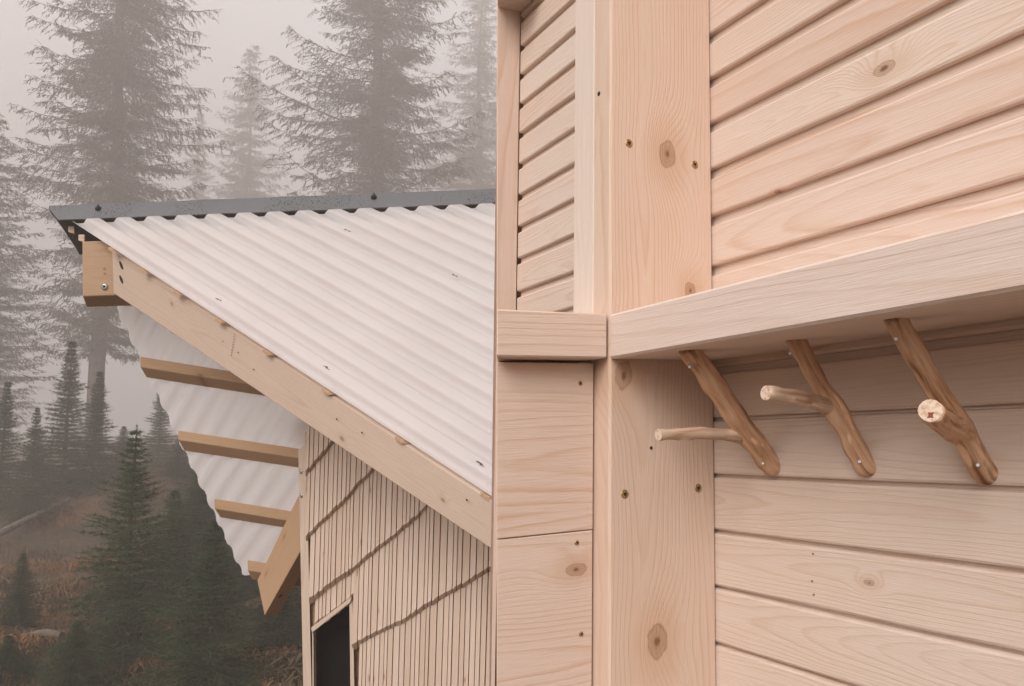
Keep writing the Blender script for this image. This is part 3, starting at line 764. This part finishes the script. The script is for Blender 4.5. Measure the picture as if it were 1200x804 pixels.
def old_spruce(seed, H, Rm, bare):
    """tall spruce: uneven limbs, upturned at the tips, feathered with fine drooping sprays"""
    rnd = random.Random(seed); tb = TB(); lf = TB(); UP = Vector((0, 0, 1))
    prev = Vector((0, 0, -.5)); N = 18
    for i in range(1, N + 1):
        p = Vector((.12 * math.sin(i * .8 + seed), .12 * math.cos(i * .7), H * i / N))
        tb.limb(prev, p, .25 * (1 - (i - 1) / N) ** .8 * H / 30 + .015, .25 * (1 - i / N) ** .8 * H / 30 + .012, 9); prev = p
    z = bare * H
    while z < H * .99:
        u = (z - bare * H) / (H * (1 - bare))
        R = Rm * ((1 - u) ** .62 * (.55 + .45 * min(1, u * 4)) + .015)
        nb = rnd.choice((3, 4, 5)); az0 = rnd.random() * 6.28
        for b in range(nb):
            az = az0 + b * 6.283 / nb + rnd.uniform(-.5, .5)
            L = R * min(1.25, rnd.triangular(.3, 1.25, .85)) * (1 + .35 * noise.noise(Vector((math.cos(az) * 1.3, math.sin(az) * 1.3, z * .16 + seed * 7))))
            if L < .15: continue
            rise = rnd.uniform(-.10, .30) * L * (.4 + u); sag = rnd.uniform(.10, .42) * L * (1 - .6 * u)
            dirh = Vector((math.cos(az), math.sin(az), 0)); side = Vector((-dirh.y, dirh.x, 0)); zz = z + rnd.uniform(-.25, .25); tw = rnd.uniform(-.12, .12)
            def bp_(t): return Vector((0, 0, zz)) + dirh * (L * t) + UP * (rise * t - sag * t * (1.6 - 1.0 * t) + .5 * sag * t ** 4) + side * (tw * L * t * t)
            ps = [bp_(k / 5) for k in range(6)]
            for k in range(5): tb.limb(ps[k], ps[k + 1], .030 * (1 - k / 5) * L / 3 + .008, .030 * (1 - (k + 1) / 5) * L / 3 + .005)
            nt_ = max(5, int(L * 6.5))
            for k in range(nt_):
                t = .03 + .97 * (k + rnd.random()) / nt_; o = bp_(t)
                if rnd.random() < .10: continue
                for sgn in (-1, 1):
                    tl = L * .30 * (1.05 - .62 * t) * rnd.uniform(.35, 1.3) + .08
                    dv = (side * sgn * rnd.uniform(.5, 1) + dirh * rnd.uniform(.25, 1.1) + UP * rnd.uniform(-.5, .12)).normalized()
                    e = o + dv * tl - UP * (.10 * tl)
                    wv = UP.cross(dv).normalized() * rnd.uniform(.008, .018)
                    lf.quad(o - wv, o + wv, e + wv * .4, e - wv * .4)
                    nh = 6 + int(tl * 11)
                    for h in range(nh):
                        q = o.lerp(e, (h + rnd.random()) / nh)
                        d2_ = (dv * rnd.uniform(.2, 1.0) + side * rnd.uniform(-.9, .9) + UP * rnd.uniform(-1.5, .15)).normalized()
                        hl = rnd.uniform(.07, .26) * (1.1 - .4 * u); w2 = d2_.cross(Vector((rnd.uniform(-1, 1), rnd.uniform(-1, 1), .3))).normalized() * rnd.uniform(.010, .024)
                        f_ = q + d2_ * hl
                        lf.quad(q - w2 * .5, q + w2 * .5, f_ + w2, f_ - w2 * .6)
        z += H * .0088 * rnd.uniform(.7, 1.35)
    return tb.mesh('trunk'), lf.mesh('crown')
def young_spruce(seed, H, Rm, fine):
    """bushy young spruce: limbs feathered with needle shoots to the ground"""
    rnd = random.Random(seed); tb = TB(); lf = TB()
    tb.limb(Vector((0, 0, -.3)), Vector((0, 0, H * .5)), .030 * H / 3 + .01, .018 * H / 3 + .006, 8); tb.limb(Vector((0, 0, H * .5)), Vector((.01, 0, H)), .018 * H / 3 + .006, .004, 8)
    z = .03 * H
    while z < H * .99:
        u = z / H; R = Rm * (1 - u) ** .9 * (.8 + .2 * math.sin(u * 40 + seed)) + .012
        nb = 8 if u < .8 else 5
        az0 = rnd.random() * 6.28
        for b in range(nb):
            az = az0 + b * 6.283 / nb + rnd.uniform(-.3, .3); L = R * rnd.uniform(.65, 1.15)
            dirh = Vector((math.cos(az), math.sin(az), 0)); side = Vector((-dirh.y, dirh.x, 0)); up = .15 + .55 * u
            def bp_(t): return Vector((0, 0, z)) + dirh * L * t + Vector((0, 0, L * (up * t - (.35 * (1 - u)) * t * t)))
            tb.limb(bp_(0), bp_(.95), .009 * L + .003, .002)
            def shoot(o, d, ln):
                nn = max(4, int(ln / fine)); bx = d.orthogonal().normalized(); by = d.cross(bx)
                for k in range(nn):
                    q = o + d * (ln * (k + .5) / nn); th = rnd.random() * 6.28
                    nd = (bx * math.cos(th) + by * math.sin(th) + d * .8).normalized(); nl = fine * rnd.uniform(1.3, 2.3)
                    wv = d.cross(nd).normalized() * fine * .17
                    lf.tri(q - wv, q + wv, q + nd * nl)
                    lf.tri(q - wv, q + wv, q + (nd - 2 * (nd - d * nd.dot(d))) * nl)
            ns_ = max(2, int(L / (fine * 3.0)))
            shoot(bp_(.05), (bp_(1) - bp_(.05)).normalized(), (bp_(1) - bp_(.05)).length * 1.06)
            for k in range(ns_):
                t = .15 + .85 * k / ns_; o = bp_(t)
                for sg in (-1, 1):
                    d = (side * sg * rnd.uniform(.7, 1) + dirh * rnd.uniform(.4, .9) + Vector((0, 0, rnd.uniform(-.3, .15)))).normalized()
                    shoot(o, d, L * .42 * (1.1 - t) * rnd.uniform(.6, 1.2) + fine * .6)
        if b == 0: pass
        z += H * .026 * rnd.uniform(.8, 1.2) if fine > .03 else H * .027 * rnd.uniform(.8, 1.2)
    for k in range(12):
        q = Vector((0, 0, H * (.93 + .006 * k))); th = k * 2.4; nd = Vector((math.cos(th), math.sin(th), .9)) * fine * 1.3; wv = Vector((-math.sin(th), math.cos(th), 0)) * fine * .2
        lf.tri(q - wv, q + wv, q + nd)
    return tb.mesh('trunk'), lf.mesh('crown')
OLD = [old_spruce(3, 38, 4.6, .13), old_spruce(11, 38, 4.9, .10), old_spruce(23, 26, 3.6, .12)]
YNG = [young_spruce(5, 3, .78, .026), young_spruce(9, 3, .95, .030), young_spruce(31, 5, 1.25, .055)]
for (t_, c_) in OLD: t_.materials.append(M['trunk']); c_.materials.append(M['needle_old'])
for (t_, c_) in YNG: t_.materials.append(M['trunk']); c_.materials.append(M['needle'])
def tree(name, label, var, px, d, top, half, base_h, rot, group=None):
    py = (max(top, 0) + 480) / 2; p = P(px, py, d); g = terr(p.x, p.y)
    zt = P(px, top, d).z
    o = at(name, (p.x, p.y, g)); H = zt - g
    sc_ = (half * d / F) / base_h[1]
    o.rotation_euler.z = rot; o.rotation_euler.y = 0; o.scale = (sc_, sc_, H / base_h[0])
    tag(o, label, 'tree', group)
    for nm, me in (('trunk', var[0]), ('crown', var[1])): c = link(nm, me); c.parent = o
    return o
tree('spruce_tree', 'tall spruce with drooping limbs rising beyond the open end of the ridge', OLD[0], 130, 44, -430, 134, (38, 4.6), .6, 'tall spruces in the mist')
tree('spruce_tree', 'broad tall spruce rising in the mist behind the corrugated roof', OLD[1], 440, 52, -400, 148, (38, 4.9), 2.1, 'tall spruces in the mist')
tree('spruce_tree', 'faint slender spruce in thick mist between two tall spruces', OLD[2], 286, 90, 40, 66, (26, 3.6), 1.0, 'tall spruces in the mist')
tree('spruce_tree', 'misty spruce rising behind the row of half grown spruces', OLD[2], -22, 44, 120, 105, (26, 3.6), 4.0, 'tall spruces in the mist')
tree('spruce_tree', 'very faint spruce in mist beside the broad tall spruce', OLD[0], 560, 84, -60, 90, (38, 4.6), 3.0, 'tall spruces in the mist')
tree('spruce_tree', 'thinnest faded spruce, half hidden beside the slender misty one', OLD[2], 226, 100, 120, 40, (26, 3.6), 5.0, 'tall spruces in the mist')
MG = 'half grown spruces on the misty slope'
for (lab, px, d, tp, hf, k, r) in (
        ('small misty spruce at the far end of the slope row', 8, 19, 448, 46, 2, 0), ('pointed misty spruce, tallest of the slope row', 82, 20, 400, 58, 2, 1.3),
        ('low dark spruce between two taller ones on the slope', 44, 18, 478, 46, 1, 2), ('misty spruce under the bare trunk of the tall one', 116, 21, 436, 48, 2, 3.3),
        ('hazy spruce behind the open purlin ends', 236, 18, 500, 58, 2, .4), ('dim spruce under the scalloped sheet edge', 268, 15, 585, 66, 2, 5), ('pale thin young spruce beside the roof edge', 190, 26, 440, 34, 2, 2.7),
        ('half hidden spruce filling the row below the bare trunk', 146, 22, 500, 44, 1, 4.4), ('small spruce in the gap right of the bare trunk', 212, 21, 512, 44, 1, 1.1)):
    tree('young_spruce', lab, YNG[k], px, d, tp, hf, (5, 1.25) if k == 2 else (3, .95), r, MG)
NG = 'dark young spruces near the hut'
for (lab, px, d, tp, hf, k, r) in (
        ('dark green young spruce standing tall in front of the brown slope', 160, 8.5, 498, 104, 0, .5), ('dark young spruce below the lower rafter', 256, 7.6, 610, 112, 1, 1.9),
        ('dark young spruce hidden partly by the hut corner', 340, 8.5, 640, 100, 1, 4.1), ('low dark spruce seedling on the brown slope', 34, 9.5, 645, 46, 0, 3.0),
        ('bushy dark spruce between two near spruces', 208, 10.5, 575, 90, 1, 5.5), ('dim spruce behind the hut corner', 300, 11.5, 580, 92, 1, .9),
        ('short dark spruce at the foot of the slope', 100, 7.4, 725, 74, 1, 2.2), ('broad dark spruce behind the bushy one', 240, 12.5, 545, 90, 1, 3.6),
        ('squat green spruce by the short pale log', 20, 7.6, 742, 60, 1, 4.9)):
    tree('young_spruce', lab, YNG[k], px, d, tp, hf, (3, .78) if k == 0 else (3, .95), r, NG)

# ------------------------------------------------------------------ undergrowth, logs
def bladeMat():
    m, n, l, bs, out = mat_new('bracken'); B = NB(n, l); tc = n.new('ShaderNodeTexCoord')
    f = B.noise(tc.outputs['Object'], .8, 4, .6); g = B.noise(tc.outputs['Object'], 7, 3)
    c = B.ramp(f, [(.32, (.035, .042, .016)), (.47, (.12, .068, .025)), (.6, (.27, .115, .035)), (.75, (.070, .060, .025))])
    l.new(B.mix(B.maprange(g, .3, .7, 0, .6), c, (.05, .04, .02)), bs.inputs['Base Color']); bs.inputs['Roughness'].default_value = .9
    return m
tb = TB(); rnd = random.Random(4)
for i in range(60000):
    d = 6.5 * (26 / 6.5) ** rnd.random(); px = rnd.uniform(-120, 380)
    p = P(px, 600, d); x, y = p.x, p.y; z = terr(x, y)
    cl = noise.noise(Vector((x * .9, y * .9, 5)))
    h = (.07 + .22 * max(0, cl + .25)) * rnd.uniform(.5, 1.3); az = rnd.random() * 6.28; ln = rnd.uniform(.3, 1.1) * h
    o = Vector((x, y, z - .02)); u = Vector((math.cos(az), math.sin(az), 0)); w = Vector((-u.y, u.x, 0)) * h * rnd.uniform(.02, .07)
    m1 = o + u * ln * .4 + Vector((0, 0, h)); e = o + u * ln * 1.3 + Vector((0, 0, h * rnd.uniform(.5, 1.0)))
    tb.quad(o - w * .4, o + w * .4, m1 + w, m1 - w); tb.tri(m1 - w, m1 + w, e)
ug = link('undergrowth', tb.mesh('undergrowth'), bladeMat()); tag(ug, 'brown and green bracken covering the slope below the spruces', 'bracken', None, 'stuff')
M['log'] = plain('weathered_log', (.11, .085, .062), .9, 0, .35, 12)
def fallen(label, x0, d0, x1, d1, r, lift=.1):
    a, b = P(x0, 600, d0), P(x1, 600, d1); a.z = terr(a.x, a.y) + lift; b.z = terr(b.x, b.y) + lift + .05
    o = tube('fallen_log', smooth_path([a, a.lerp(b, .5) + Vector((0, 0, .03)), b], 14), [r * (1.1 - .5 * k / 13) for k in range(14)], M['log'], None, 10, .15, freq=4)
    tag(o, label, 'log')
fallen('long fallen trunk lying across the brown slope', -40, 15.5, 80, 18.5, .075, .16)
fallen('short pale log lying among bracken at the slope foot', 42, 8.6, 82, 8.4, .05, .10)

# ------------------------------------------------------------------ haze
m = bpy.data.materials.new('mist'); m.use_nodes = True; n = m.node_tree.nodes; n.clear()
pv = n.new('ShaderNodeVolumePrincipled'); pv.inputs['Density'].default_value = .016; pv.inputs['Color'].default_value = (.60, .552, .528, 1); pv.inputs['Anisotropy'].default_value = .1
oo = n.new('ShaderNodeOutputMaterial'); m.node_tree.links.new(pv.outputs[0], oo.inputs['Volume'])
bm = bmesh.new(); bmesh.ops.create_cube(bm, size=1)
zlo = min(v[2] for v in gv) - 1; zhi = max(o.location.z + o.scale.z * 27 for o in bpy.data.objects if o.name.startswith('spruce_tree')) + 1
for v in bm.verts: v.co = Vector((v.co.x * 252, v.co.y * 252, zlo + (v.co.z + .5) * (zhi - zlo)))
me = bpy.data.meshes.new('haze'); bm.to_mesh(me); bm.free()
hz = link('haze', me, m); tag(hz, 'pale mist filling the air between the trees', 'mist', None, 'stuff')
